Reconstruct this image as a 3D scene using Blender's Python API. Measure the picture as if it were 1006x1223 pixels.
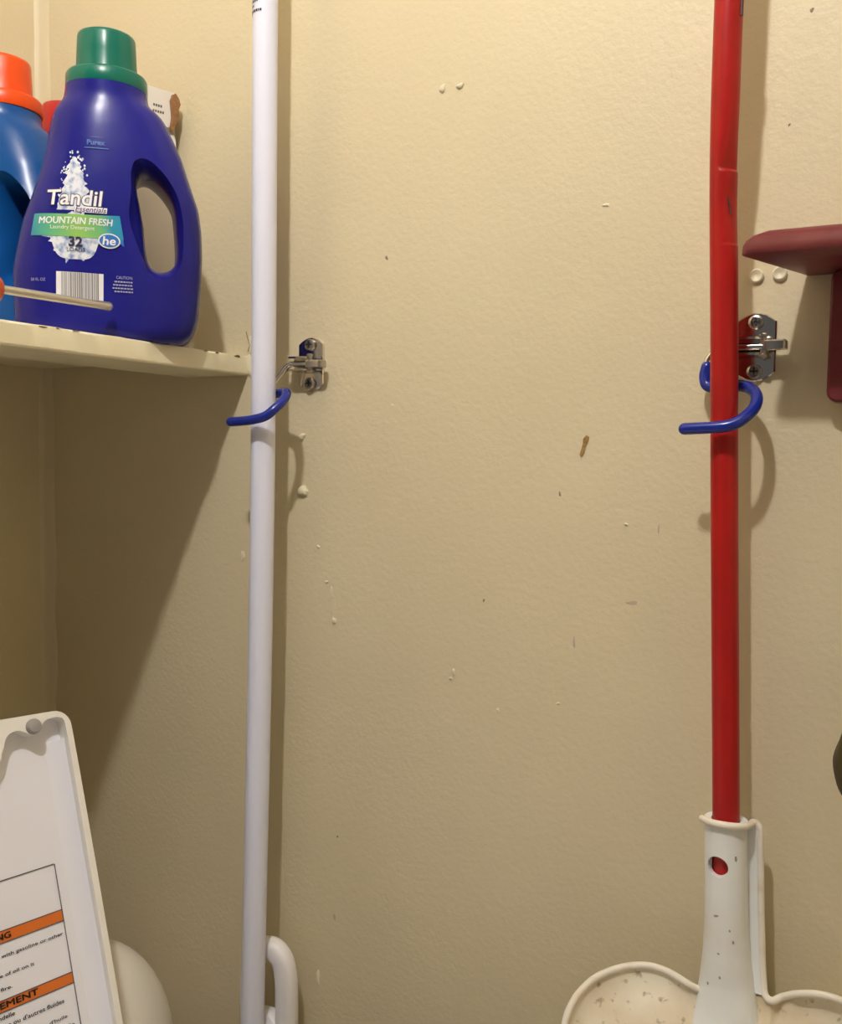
import bpy, bmesh, math, random
import numpy as np
from mathutils import Vector, Matrix

random.seed(7)
for o in list(bpy.data.objects):
    bpy.data.objects.remove(o, do_unlink=True)
SC = bpy.context.scene
COL = SC.collection

# ------------------------------------------------------------------ camera
EYE = 0.86            # camera height above the floor; heights below are given from the eye level
YAW, PITCH, ROLL = math.radians(28.0), math.radians(-3.7), math.radians(0.8)
fwd = Vector((-math.sin(YAW) * math.cos(PITCH), math.cos(YAW) * math.cos(PITCH), math.sin(PITCH)))
rgt = fwd.cross(Vector((0, 0, 1))).normalized()
upv = rgt.cross(fwd)
cr = rgt * math.cos(ROLL) + upv * math.sin(ROLL)
cu_ = -rgt * math.sin(ROLL) + upv * math.cos(ROLL)
cam_d = bpy.data.cameras.new('camera')
cam_d.sensor_fit = 'HORIZONTAL'
cam_d.sensor_width = 36.0
cam_d.lens = 36.0 * 1110 / 1006
cam_d.clip_start = 0.01
cam = bpy.data.objects.new('camera', cam_d)
COL.objects.link(cam)
M4 = Matrix((cr, cu_, -fwd)).transposed().to_4x4()
M4.translation = Vector((0, -0.706, EYE))
cam.matrix_world = M4
SC.camera = cam

# ------------------------------------------------------------------ light
LAMP = (-0.20, -0.75, 0.88)      # bare bulb under the closet ceiling
LAMP_POWER = 1180.0
LAMP_RADIUS = 0.024
LAMP_COLOR = (1.0, 0.975, 0.965)
world = bpy.data.worlds.new('room_beyond')
SC.world = world
world.use_nodes = True
bg = world.node_tree.nodes['Background']
bg.inputs[0].default_value = (1.0, 0.96, 0.93, 1)
bg.inputs[1].default_value = 0.10
SC.view_settings.view_transform = 'Standard'
SC.view_settings.look = 'None'
SC.view_settings.gamma = 1.0
SC.view_settings.use_curve_mapping = False
SC.view_settings.exposure = 0.0

# ------------------------------------------------------------------ materials
def mat(name, col, rough=0.5, metal=0.0, coat=0.0, spec=0.5, noise=None, bump=None, emit=None):
    """noise=(scale, colour2, lo, hi[, detail]) mixes a second colour; bump=(scale, strength, distance)"""
    m = bpy.data.materials.new(name)
    m.use_nodes = True
    nt = m.node_tree
    b = nt.nodes['Principled BSDF']
    b.inputs['Base Color'].default_value = (*col, 1)
    b.inputs['Roughness'].default_value = rough
    b.inputs['Metallic'].default_value = metal
    b.inputs['Coat Weight'].default_value = coat
    b.inputs['Coat Roughness'].default_value = 0.15
    b.inputs['Specular IOR Level'].default_value = spec
    tc = nt.nodes.new('ShaderNodeTexCoord')
    if noise:
        tx = nt.nodes.new('ShaderNodeTexNoise')
        tx.inputs['Scale'].default_value = noise[0]
        tx.inputs['Detail'].default_value = noise[4] if len(noise) > 4 else 4
        rp = nt.nodes.new('ShaderNodeValToRGB')
        rp.color_ramp.elements[0].position = noise[2]
        rp.color_ramp.elements[1].position = noise[3]
        rp.color_ramp.elements[0].color = (*col, 1)
        rp.color_ramp.elements[1].color = (*noise[1], 1)
        nt.links.new(tc.outputs['Object'], tx.inputs['Vector'])
        nt.links.new(tx.outputs['Fac'], rp.inputs['Fac'])
        nt.links.new(rp.outputs['Color'], b.inputs['Base Color'])
    if bump:
        tb = nt.nodes.new('ShaderNodeTexNoise')
        tb.inputs['Scale'].default_value = bump[0]
        tb.inputs['Detail'].default_value = 3
        bp = nt.nodes.new('ShaderNodeBump')
        bp.inputs['Strength'].default_value = bump[1]
        bp.inputs['Distance'].default_value = bump[2]
        nt.links.new(tc.outputs['Object'], tb.inputs['Vector'])
        nt.links.new(tb.outputs['Fac'], bp.inputs['Height'])
        nt.links.new(bp.outputs['Normal'], b.inputs['Normal'])
    if emit:
        b.inputs['Emission Color'].default_value = (*emit[0], 1)
        b.inputs['Emission Strength'].default_value = emit[1]
    return m


def wall_mat(name, c1, c2):
    m = mat(name, c1, 0.5, spec=0.35)
    nt = m.node_tree
    b = nt.nodes['Principled BSDF']
    tc = nt.nodes.new('ShaderNodeTexCoord')
    n1 = nt.nodes.new('ShaderNodeTexNoise'); n1.inputs['Scale'].default_value = 5; n1.inputs['Detail'].default_value = 6
    rp = nt.nodes.new('ShaderNodeValToRGB')
    rp.color_ramp.elements[0].position = 0.3; rp.color_ramp.elements[0].color = (*c1, 1)
    rp.color_ramp.elements[1].position = 0.7; rp.color_ramp.elements[1].color = (*c2, 1)
    # roller stipple (fine) and slow waviness of the old paint
    n2 = nt.nodes.new('ShaderNodeTexNoise'); n2.inputs['Scale'].default_value = 260; n2.inputs['Detail'].default_value = 2
    n3 = nt.nodes.new('ShaderNodeTexNoise'); n3.inputs['Scale'].default_value = 45; n3.inputs['Detail'].default_value = 3
    b2 = nt.nodes.new('ShaderNodeBump'); b2.inputs['Strength'].default_value = 0.35; b2.inputs['Distance'].default_value = 0.0010
    b3 = nt.nodes.new('ShaderNodeBump'); b3.inputs['Strength'].default_value = 0.16; b3.inputs['Distance'].default_value = 0.0020
    for n in (n1, n2, n3):
        nt.links.new(tc.outputs['Object'], n.inputs['Vector'])
    nt.links.new(n1.outputs['Fac'], rp.inputs['Fac'])
    nt.links.new(rp.outputs['Color'], b.inputs['Base Color'])
    nt.links.new(n3.outputs['Fac'], b3.inputs['Height'])
    nt.links.new(n2.outputs['Fac'], b2.inputs['Height'])
    nt.links.new(b3.outputs['Normal'], b2.inputs['Normal'])
    nt.links.new(b2.outputs['Normal'], b.inputs['Normal'])
    return m


M = {}
M['wall'] = wall_mat('cream_wall_paint', (0.675, 0.585, 0.39), (0.715, 0.625, 0.42))
M['wall_bead'] = mat('cream_corner_bead', (0.69, 0.60, 0.405), 0.5, bump=(60, 0.3, 0.002))
M['ceiling'] = mat('ceiling_paint', (0.70, 0.62, 0.50), 0.7)
M['floor'] = mat('floor_vinyl', (0.64, 0.58, 0.48), 0.5, noise=(8, (0.58, 0.51, 0.42), 0.4, 0.6))
M['shelf'] = mat('pale_yellow_shelf_paint', (0.84, 0.78, 0.56), 0.42, noise=(26, (0.78, 0.70, 0.48), 0.5, 0.75), bump=(35, 0.35, 0.002))
M['chip'] = mat('chipped_paint_wood', (0.16, 0.11, 0.06), 0.8)
M['plaster'] = mat('cream_paint_lump', (0.75, 0.69, 0.50), 0.45)
M['stain'] = mat('brown_drip_stain', (0.26, 0.13, 0.03), 0.6, noise=(300, (0.40, 0.24, 0.07), 0.4, 0.6))
M['speck'] = mat('grey_brown_speck', (0.30, 0.23, 0.15), 0.7)
M['smudge'] = mat('grey_smudge', (0.52, 0.44, 0.32), 0.6)
M['white_pole'] = mat('white_coated_tube', (0.79, 0.81, 0.95), 0.5, spec=0.3)
M['print_dark'] = mat('dark_print', (0.06, 0.04, 0.06), 0.6)
M['red_pole'] = mat('red_painted_tube', (0.43, 0.011, 0.009), 0.36, spec=0.35, noise=(30, (0.38, 0.010, 0.009), 0.4, 0.6))
M['red_scuff'] = mat('dark_scuff', (0.08, 0.02, 0.02), 0.6)
M['shovel'] = mat('white_shovel_plastic', (0.85, 0.87, 0.86), 0.42, noise=(30, (0.82, 0.81, 0.75), 0.5, 0.75))
M['blade_rim'] = mat('cream_rolled_edge', (0.86, 0.80, 0.68), 0.45, noise=(60, (0.74, 0.64, 0.48), 0.5, 0.75))
M['dirt_spot'] = mat('grey_dirt_spot', (0.36, 0.33, 0.28), 0.8)
M['chrome'] = mat('polished_chrome', (0.72, 0.69, 0.64), 0.12, metal=1.0)
M['screw'] = mat('screw_steel', (0.50, 0.47, 0.43), 0.28, metal=1.0)
M['slot'] = mat('screw_recess', (0.03, 0.03, 0.03), 0.6)
M['blue_vinyl'] = mat('blue_vinyl_coating', (0.010, 0.025, 0.27), 0.22, spec=0.5)
M['maroon'] = mat('maroon_painted_wood', (0.150, 0.019, 0.024), 0.36, noise=(40, (0.185, 0.034, 0.036), 0.45, 0.7), bump=(90, 0.25, 0.001))
M['olive'] = mat('dark_olive_cloth', (0.085, 0.066, 0.018), 0.6, noise=(30, (0.035, 0.034, 0.012), 0.4, 0.6), bump=(300, 0.4, 0.001))
M['cord'] = mat('olive_cord', (0.06, 0.055, 0.025), 0.8)
M['enamel'] = mat('white_enamel', (0.84, 0.84, 0.90), 0.26)
M['enamel_rim'] = mat('ivory_lid_rim', (0.88, 0.85, 0.78), 0.35)
M['rubber'] = mat('grey_rubber', (0.36, 0.34, 0.32), 0.6)
M['orange_print'] = mat('orange_print', (0.72, 0.17, 0.02), 0.5)
M['black_print'] = mat('black_print', (0.02, 0.02, 0.02), 0.55)
M['grey_print'] = mat('grey_line_print', (0.10, 0.09, 0.10), 0.55)
M['cream_plastic'] = mat('cream_plastic', (0.86, 0.82, 0.74), 0.35)
M['white_plastic'] = mat('white_plastic', (0.87, 0.85, 0.86), 0.35)
M['blue_bottle'] = mat('deep_blue_bottle', (0.012, 0.012, 0.20), 0.26, spec=0.25, noise=(14, (0.016, 0.017, 0.24), 0.4, 0.6), bump=(40, 0.08, 0.002))
M['blue_bottle2'] = mat('mid_blue_bottle', (0.006, 0.08, 0.30), 0.26, spec=0.3)
M['green_cap'] = mat('green_cap', (0.001, 0.145, 0.100), 0.28, spec=0.4)
M['orange_cap'] = mat('orange_cap', (0.85, 0.080, 0.005), 0.33, spec=0.4)
M['print_white'] = mat('white_label_print', (0.82, 0.82, 0.86), 0.4)
M['print_navy'] = mat('navy_label_print', (0.02, 0.018, 0.07), 0.4)
M['print_purple'] = mat('purple_label_print', (0.10, 0.06, 0.20), 0.4)
M['print_sky'] = mat('sky_blue_print', (0.02, 0.16, 0.55), 0.4)
M['print_dim'] = mat('dim_blue_print', (0.02, 0.10, 0.40), 0.4)
M['print_pale'] = mat('pale_blue_print', (0.35, 0.36, 0.62), 0.4)
M['print_bar'] = mat('barcode_grey', (0.22, 0.21, 0.20), 0.5)
M['splash'] = mat('water_splash_print', (0.74, 0.78, 0.86), 0.35, noise=(170, (0.14, 0.24, 0.50), 0.46, 0.68, 5))
M['carton'] = mat('white_carton', (0.78, 0.73, 0.66), 0.6)
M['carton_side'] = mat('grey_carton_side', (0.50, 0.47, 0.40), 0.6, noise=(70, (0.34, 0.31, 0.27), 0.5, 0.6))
M['carton_torn'] = mat('torn_brown_board', (0.30, 0.15, 0.06), 0.9, bump=(300, 0.8, 0.002))
M['carton_shade'] = mat('carton_inside_shade', (0.05, 0.04, 0.03), 0.9)  # near-black colour for the shade within the carton
M['red_plastic'] = mat('red_container_plastic', (0.55, 0.03, 0.02), 0.35)
M['rod_steel'] = mat('brushed_rod_steel', (0.62, 0.58, 0.52), 0.35, metal=0.85)
M['orange_grip'] = mat('orange_grip', (0.70, 0.12, 0.015), 0.35)
M['bulb'] = mat('lit_bulb', (1, 1, 1), 0.5, emit=(LAMP_COLOR, LAMP_POWER))
M['socket'] = mat('white_porcelain', (0.8, 0.78, 0.74), 0.3)
M['brass'] = mat('brass_peg', (0.55, 0.40, 0.18), 0.3, metal=1.0)


def banner_mat():
    m = mat('teal_green_banner', (0.03, 0.30, 0.42), 0.4)
    nt = m.node_tree
    b = nt.nodes['Principled BSDF']
    at_ = nt.nodes.new('ShaderNodeUVMap')
    sp = nt.nodes.new('ShaderNodeSeparateXYZ')
    rp = nt.nodes.new('ShaderNodeValToRGB')
    e = rp.color_ramp.elements
    e[0].position = 0.0; e[0].color = (0.02, 0.25, 0.36, 1)
    e[1].position = 1.0; e[1].color = (0.01, 0.26, 0.45, 1)
    for p, c in ((0.22, (0.10, 0.42, 0.20, 1)), (0.5, (0.26, 0.52, 0.08, 1)), (0.75, (0.14, 0.45, 0.16, 1)), (0.88, (0.01, 0.27, 0.42, 1))):
        x = e.new(p); x.color = c
    nt.links.new(at_.outputs['UV'], sp.inputs[0])
    nt.links.new(sp.outputs['X'], rp.inputs['Fac'])
    nt.links.new(rp.outputs['Color'], b.inputs['Base Color'])
    return m


M['banner'] = banner_mat()


def blade_mat():
    m = mat('stained_cream_shovel', (0.76, 0.66, 0.48), 0.45)
    nt = m.node_tree
    b = nt.nodes['Principled BSDF']
    tc = nt.nodes.new('ShaderNodeTexCoord')
    n1 = nt.nodes.new('ShaderNodeTexNoise'); n1.inputs['Scale'].default_value = 18; n1.inputs['Detail'].default_value = 6
    n2 = nt.nodes.new('ShaderNodeTexNoise'); n2.inputs['Scale'].default_value = 150; n2.inputs['Detail'].default_value = 4
    r1 = nt.nodes.new('ShaderNodeValToRGB')
    r1.color_ramp.elements[0].position = 0.38; r1.color_ramp.elements[0].color = (0.90, 0.83, 0.67, 1)
    r1.color_ramp.elements[1].position = 0.68; r1.color_ramp.elements[1].color = (0.72, 0.60, 0.41, 1)
    r2 = nt.nodes.new('ShaderNodeValToRGB')
    r2.color_ramp.elements[0].position = 0.60; r2.color_ramp.elements[0].color = (0, 0, 0, 1)
    r2.color_ramp.elements[1].position = 0.70; r2.color_ramp.elements[1].color = (1, 1, 1, 1)
    mx = nt.nodes.new('ShaderNodeMix'); mx.data_type = 'RGBA'
    mx.inputs['B'].default_value = (0.46, 0.37, 0.25, 1)
    for n in (n1, n2):
        nt.links.new(tc.outputs['Object'], n.inputs['Vector'])
    nt.links.new(n1.outputs['Fac'], r1.inputs['Fac'])
    nt.links.new(n2.outputs['Fac'], r2.inputs['Fac'])
    nt.links.new(r1.outputs['Color'], mx.inputs['A'])
    nt.links.new(r2.outputs['Color'], mx.inputs['Factor'])
    nt.links.new(mx.outputs['Result'], b.inputs['Base Color'])
    return m


M['blade'] = blade_mat()

# ------------------------------------------------------------------ mesh helpers (eye-level heights in, floor heights out)
def thing(name, label, cat, loc, group=None):
    o = bpy.data.objects.new(name, None)
    o.empty_display_size = 0.02
    o.location = (loc[0], loc[1], loc[2] + EYE)
    COL.objects.link(o)
    o['label'] = label
    o['category'] = cat
    if group:
        o['group'] = group
    return o


def origin(o):
    p = Vector((0, 0, 0))
    while o is not None:
        p += Vector(o.location)
        o = o.parent
    return p


def mesh(name, vf, m, parent=None, smooth=40, label=None):
    v, f = vf[0], vf[1]
    base = origin(parent)
    if parent is None:
        base = Vector((sum(p[0] for p in v) / len(v), sum(p[1] for p in v) / len(v), min(p[2] for p in v) + EYE))
    me = bpy.data.meshes.new(name)
    me.from_pydata([(p[0] - base.x, p[1] - base.y, p[2] + EYE - base.z) for p in v], [], f)
    bm = bmesh.new(); bm.from_mesh(me)
    bmesh.ops.remove_doubles(bm, verts=bm.verts, dist=1e-6)
    bmesh.ops.recalc_face_normals(bm, faces=bm.faces)
    bm.to_mesh(me); bm.free()
    if len(vf) > 2:
        uvl = me.uv_layers.new(name='UVMap')
    me.materials.append(m)
    if smooth:
        for p in me.polygons:
            p.use_smooth = True
        me.set_sharp_from_angle(angle=math.radians(smooth))
    o = bpy.data.objects.new(name, me)
    COL.objects.link(o)
    if parent is None:
        o.location = base
    else:
        o.parent = parent
    if label:
        o['label'] = label
    return o


def top(o, label, cat, group=None):
    o['label'] = label; o['category'] = cat
    if group:
        o['group'] = group
    return o


def struct(o):
    o['kind'] = 'structure'
    return o


def join(*parts):
    V, F = [], []
    for p in parts:
        k = len(V)
        V += list(p[0]); F += [tuple(i + k for i in f) for f in p[1]]
    return V, F


def box(x0, x1, y0, y1, z0, z1):
    v = [(x, y, z) for z in (z0, z1) for y in (y0, y1) for x in (x0, x1)]
    f = [(0, 1, 3, 2), (4, 6, 7, 5), (0, 4, 5, 1), (2, 3, 7, 6), (0, 2, 6, 4), (1, 5, 7, 3)]
    return v, f


def catmull(pts, n=8):
    P = [np.array(p, float) for p in pts]
    P = [2 * P[0] - P[1]] + P + [2 * P[-1] - P[-2]]
    out = []
    for i in range(1, len(P) - 2):
        a, b, c, d = P[i - 1:i + 3]
        for k in range(n):
            t = k / n
            out.append(0.5 * ((2 * b) + (-a + c) * t + (2 * a - 5 * b + 4 * c - d) * t * t + (-a + 3 * b - 3 * c + d) * t ** 3))
    out.append(P[-2])
    return out


def tube(path, r, seg=16, round_ends=False, flat=None):
    """tube along a path; r number or list; round_ends adds hemispherical tips"""
    P = [Vector([float(c) for c in p]) for p in path]
    n = len(P)
    R = list(r) if hasattr(r, '__len__') else [r] * n
    if round_ends:
        d0 = (P[0] - P[1]).normalized(); d1 = (P[-1] - P[-2]).normalized()
        pre, post, r0, r1 = [], [], [], []
        for a in (80, 55, 28):
            pre.append(P[0] + d0 * R[0] * math.sin(math.radians(a))); r0.append(R[0] * math.cos(math.radians(a)))
        for a in (28, 55, 80):
            post.append(P[-1] + d1 * R[-1] * math.sin(math.radians(a))); r1.append(R[-1] * math.cos(math.radians(a)))
        P = pre + P + post; R = r0 + R + r1; n = len(P)
    T = []
    for i in range(n):
        a = P[max(0, i - 1)]; b = P[min(n - 1, i + 1)]
        T.append((b - a).normalized())
    ref = Vector((0, 0, 1)) if abs(T[0].z) < 0.9 else Vector((1, 0, 0))
    N = (ref - T[0] * ref.dot(T[0])).normalized()
    V, F = [], []
    for i in range(n):
        N = (N - T[i] * N.dot(T[i])).normalized()
        B = T[i].cross(N)
        for k in range(seg):
            a = 2 * math.pi * k / seg
            V.append(tuple(P[i] + (N * math.cos(a) + B * math.sin(a)) * R[i]))
    for i in range(n - 1):
        for k in range(seg):
            F.append((i * seg + k, i * seg + (k + 1) % seg, (i + 1) * seg + (k + 1) % seg, (i + 1) * seg + k))
    F.append(tuple(range(seg))[::-1]); F.append(tuple((n - 1) * seg + k for k in range(seg)))
    return V, F


def lathe(prof, c, ax=(0, 0, 1), seg=40):
    """prof: (radius, height) along axis ax from point c"""
    A = Vector(ax).normalized()
    ref = Vector((1, 0, 0)) if abs(A.x) < 0.9 else Vector((0, 1, 0))
    N = (ref - A * ref.dot(A)).normalized(); B = A.cross(N); C = Vector(c)
    V, F = [], []
    for r, h in prof:
        for k in range(seg):
            a = 2 * math.pi * k / seg
            V.append(tuple(C + A * h + (N * math.cos(a) + B * math.sin(a)) * max(r, 1e-5)))
    n = len(prof)
    for i in range(n - 1):
        for k in range(seg):
            F.append((i * seg + k, i * seg + (k + 1) % seg, (i + 1) * seg + (k + 1) % seg, (i + 1) * seg + k))
    F.append(tuple(range(seg))[::-1]); F.append(tuple((n - 1) * seg + k for k in range(seg)))
    return V, F


def prism(poly, o, U, W, n0, n1, N=None, bevel=0.0):
    """extrude a 2D polygon (u,w) in the frame o,U,W along N from n0 to n1; bevel shrinks the n1 side a little"""
    o, U, W = Vector(o), Vector(U), Vector(W)
    N = Vector(N) if N is not None else U.cross(W)
    k = len(poly)
    layers = [(n0, 0.0), (n1 - (bevel if n1 > n0 else -bevel), 0.0), (n1, bevel)] if bevel else [(n0, 0.0), (n1, 0.0)]
    cx = sum(p[0] for p in poly) / k; cy = sum(p[1] for p in poly) / k
    area = sum(poly[i][0] * poly[(i + 1) % k][1] - poly[(i + 1) % k][0] * poly[i][1] for i in range(k))
    sg = 1 if area > 0 else -1
    V, F = [], []
    for n, ins in layers:
        for i, p in enumerate(poly):
            a = poly[i - 1]; b = poly[(i + 1) % k]
            dx, dy = b[0] - a[0], b[1] - a[1]
            L = math.hypot(dx, dy) or 1
            u, w = p[0] - sg * dy / L * ins, p[1] + sg * dx / L * ins
            V.append(tuple(o + U * u + W * w + N * n))
    m = len(layers)
    for j in range(m - 1):
        for i in range(k):
            F.append((j * k + i, j * k + (i + 1) % k, (j + 1) * k + (i + 1) % k, (j + 1) * k + i))
    F.append(tuple(range(k))[::-1]); F.append(tuple((m - 1) * k + i for i in range(k)))
    return V, F


def rrect(x0, x1, y0, y1, r, n=6):
    out = []
    for cx, cy, a0 in ((x1 - r, y0 + r, -90), (x1 - r, y1 - r, 0), (x0 + r, y1 - r, 90), (x0 + r, y0 + r, 180)):
        for k in range(n + 1):
            a = math.radians(a0 + 90 * k / n)
            out.append((cx + r * math.cos(a), cy + r * math.sin(a)))
    return out


def loft(sections, caps=True):
    n = len(sections[0]); V, F = [], []
    for s in sections:
        V += [tuple(p) for p in s]
    for j in range(len(sections) - 1):
        for i in range(n):
            F.append((j * n + i, j * n + (i + 1) % n, (j + 1) * n + (i + 1) % n, (j + 1) * n + i))
    if caps:
        F.append(tuple(range(n))[::-1]); F.append(tuple((len(sections) - 1) * n + i for i in range(n)))
    return V, F


def text2d(body, x0, x1, y0, y1, weight=0.0, shear=0.0):
    """flat lettering fitted to a rectangle: (list of (x,y), faces)"""
    cu = bpy.data.curves.new('lettering', 'FONT')
    cu.body = body; cu.size = 1.0; cu.offset = weight; cu.shear = shear; cu.resolution_u = 3
    ob = bpy.data.objects.new('lettering', cu)
    COL.objects.link(ob)
    dg = bpy.context.evaluated_depsgraph_get()
    me = bpy.data.meshes.new_from_object(ob.evaluated_get(dg))
    v = [(p.co.x, p.co.y) for p in me.vertices]
    f = [tuple(p.vertices) for p in me.polygons]
    bpy.data.objects.remove(ob); bpy.data.curves.remove(cu); bpy.data.meshes.remove(me)
    ax, bx = min(p[0] for p in v), max(p[0] for p in v)
    ay, by = min(p[1] for p in v), max(p[1] for p in v)
    return [(x0 + (p[0] - ax) / (bx - ax) * (x1 - x0), y0 + (p[1] - ay) / (by - ay) * (y1 - y0)) for p in v], f


# ================================================================== the setting
W_L, W_R, Y_F, Z_C = -0.843, 0.95, -1.35, 1.05
wall_back = struct(mesh('wall_back', box(W_L - 0.05, W_R + 0.05, 0, 0.05, -EYE, Z_C), M['wall'], smooth=0))
wall_left = struct(mesh('wall_left', box(W_L - 0.05, W_L, Y_F, 0, -EYE, Z_C), M['wall'], smooth=0))
wall_right = struct(mesh('wall_right', box(W_R, W_R + 0.05, Y_F, 0, -EYE, Z_C), M['wall'], smooth=0))
floor = struct(mesh('floor', box(W_L - 0.05, W_R + 0.05, Y_F, 0.05, -EYE - 0.05, -EYE), M['floor'], smooth=0))
ceiling = struct(mesh('ceiling', box(W_L - 0.05, W_R + 0.05, Y_F, 0.05, Z_C, Z_C + 0.05), M['ceiling'], smooth=0))

# rounded bead of filler painted into the corner of the two walls
def corner_bead():
    S = []
    for k in range(60):
        z = -EYE + (Z_C + EYE) * k / 59
        j = 0.0015 * math.sin(k * 1.7) + 0.001 * math.sin(k * 4.1)
        r = 0.015 + j
        pts = [(W_L, 0.0, z), (W_L, -r * 0.5, z), (W_L + 0.0022, -r * 0.30, z), (W_L + r * 0.35, -0.0030, z), (W_L + r * 0.8, -0.0018, z), (W_L + r, 0.0, z)]
        S.append(pts)
    return loft(S)


trim = struct(mesh('trim_1', corner_bead(), M['wall_bead']))


def lump(name, x, z, w, h, t, m, parent=wall_back, seed=0, seg=12, power=1.0):
    """irregular low mound lying on the back wall"""
    rnd = random.Random(seed)
    ph = [rnd.uniform(0, 6.28) for _ in range(3)]
    V, F = [], []
    rings = [(1.0, -0.0005), (0.92, 0.45), (0.62, 0.85), (0.25, 1.0)]
    for s, hgt in rings:
        for k in range(seg):
            a = 2 * math.pi * k / seg
            r = s * (1 + 0.22 * math.sin(2 * a + ph[0]) + 0.15 * math.sin(3 * a + ph[1]) + 0.1 * math.sin(5 * a + ph[2]))
            V.append((x + w / 2 * r * math.cos(a), -max(hgt, 0) * t + (0.0005 if hgt < 0 else 0), z + h / 2 * r * math.sin(a)))
    for j in range(3):
        for k in range(seg):
            F.append((j * seg + k, j * seg + (k + 1) % seg, (j + 1) * seg + (k + 1) % seg, (j + 1) * seg + k))
    F.append(tuple(3 * seg + k for k in range(seg)))
    return mesh(name, (V, F), m, parent)


marks = [  # name, x, z, width, height, relief, material
    ('paint_lump', -0.3605, 0.3010, 0.006, 0.006, 0.0022, 'plaster'), ('paint_lump', -0.3443, 0.3004, 0.006, 0.005, 0.0022, 'plaster'),
    ('paint_lump', -0.5005, 0.0125, 0.008, 0.006, 0.0030, 'plaster'), ('paint_lump', -0.4990, -0.0375, 0.010, 0.012, 0.0045, 'plaster'),
    ('paint_chip', -0.5693, -0.1024, 0.004, 0.012, 0.0015, 'plaster'), ('paint_drip', -0.4670, -0.1290, 0.003, 0.010, 0.0018, 'plaster'),
    ('paint_drip', -0.4655, -0.1420, 0.003, 0.012, 0.0018, 'plaster'), ('paint_drip', -0.4635, -0.1550, 0.004, 0.007, 0.0022, 'plaster'),
    ('paint_lump', -0.4720, -0.1200, 0.003, 0.003, 0.0015, 'plaster'), ('paint_lump', -0.4815, -0.0880, 0.003, 0.003, 0.0014, 'plaster'),
    ('speck', -0.2501, -0.0320, 0.0022, 0.004, 0.0004, 'speck'), ('paint_lump', -0.1959, -0.0534, 0.003, 0.002, 0.0012, 'plaster'),
    ('speck', -0.4125, 0.1672, 0.003, 0.004, 0.0004, 'speck'), ('paint_lump', -0.2185, 0.1906, 0.005, 0.003, 0.0010, 'plaster'),
    ('smudge', -0.1896, -0.1141, 0.009, 0.004, 0.0002, 'smudge'), ('speck', -0.3147, -0.1232, 0.002, 0.003, 0.0004, 'speck'),
    ('scratch', -0.2352, -0.1500, 0.0018, 0.012, 0.0002, 'smudge'), ('paint_lump', -0.3416, -0.1870, 0.003, 0.006, 0.0015, 'plaster'),
    ('paint_lump', -0.3440, -0.1930, 0.003, 0.004, 0.0013, 'plaster'), ('paint_lump', -0.2999, -0.2143, 0.003, 0.003, 0.0012, 'plaster'),
    ('paint_lump', -0.2473, -0.2012, 0.003, 0.002, 0.0012, 'plaster'), ('scratch', -0.1707, -0.0560, 0.0014, 0.009, 0.0002, 'smudge'),
    ('speck', -0.0885, 0.2314, 0.0018, 0.0018, 0.0004, 'speck'), ('speck', -0.0767, 0.3065, 0.003, 0.003, 0.0004, 'speck'),
    ('paint_chip', -0.4787, -0.4967, 0.005, 0.013, 0.0018, 'plaster'), ('speck', -0.4604, -0.4333, 0.003, 0.008, 0.0003, 'smudge'),
    ('speck', -0.4580, -0.3560, 0.003, 0.002, 0.0003, 'speck'), ('paint_lump', -0.4050, 0.0400, 0.002, 0.002, 0.0010, 'plaster'),
]
for i, (n, x, z, w, h, t, m) in enumerate(marks):
    lump(n, x, z, w, h, t, M[m], seed=i)
# brown drip stain near the middle of the wall
st = [(-0.2292, 0.0150), (-0.2272, 0.0135), (-0.2282, 0.0095), (-0.2300, 0.0055), (-0.2308, 0.0010), (-0.2330, -0.0020), (-0.2345, -0.0005), (-0.2332, 0.0035), (-0.2320, 0.0080), (-0.2318, 0.0120)]
mesh('drip_stain', prism(st, (0, 0, 0), (1, 0, 0), (0, 0, 1), 0.0003, -0.0008, (0, 1, 0)), M['stain'], wall_back, smooth=0)
# two painted-over screw plugs above the right hook
for x, z in ((-0.1065, 0.1285), (-0.0908, 0.1290)):
    p = mesh('screw_plug', lathe([(0.0050, 0.0), (0.0050, 0.0022), (0.0040, 0.0030), (0.0022, 0.0024), (0.0012, 0.0018)], (x, 0.0, z), (0, -1, 0), 20), M['plaster'], wall_back)

# ================================================================== shelf
SH_X, SH_T, SH_B = -0.5626, 0.0877, 0.0700
def shelf_board(xb, zb, zt, rag):
    S = []
    ny = 90
    rnd = random.Random(3)
    for k in range(ny + 1):
        y = -0.90 * k / ny - 0.001
        j = (0.0006 * math.sin(k * 0.9) + rnd.uniform(-0.0004, 0.0004)) * rag
        b = 0.0018 * rag
        S.append([(xb, y, zb), (SH_X - b, y, zb), (SH_X - b * 0.3, y, zb + b * 0.3), (SH_X, y, zb + b),
                  (SH_X, y, zt - b), (SH_X - b * 0.3, y, zt - b * 0.3 + j), (SH_X - b, y, zt), (xb, y, zt)])
    return loft(S)


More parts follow.
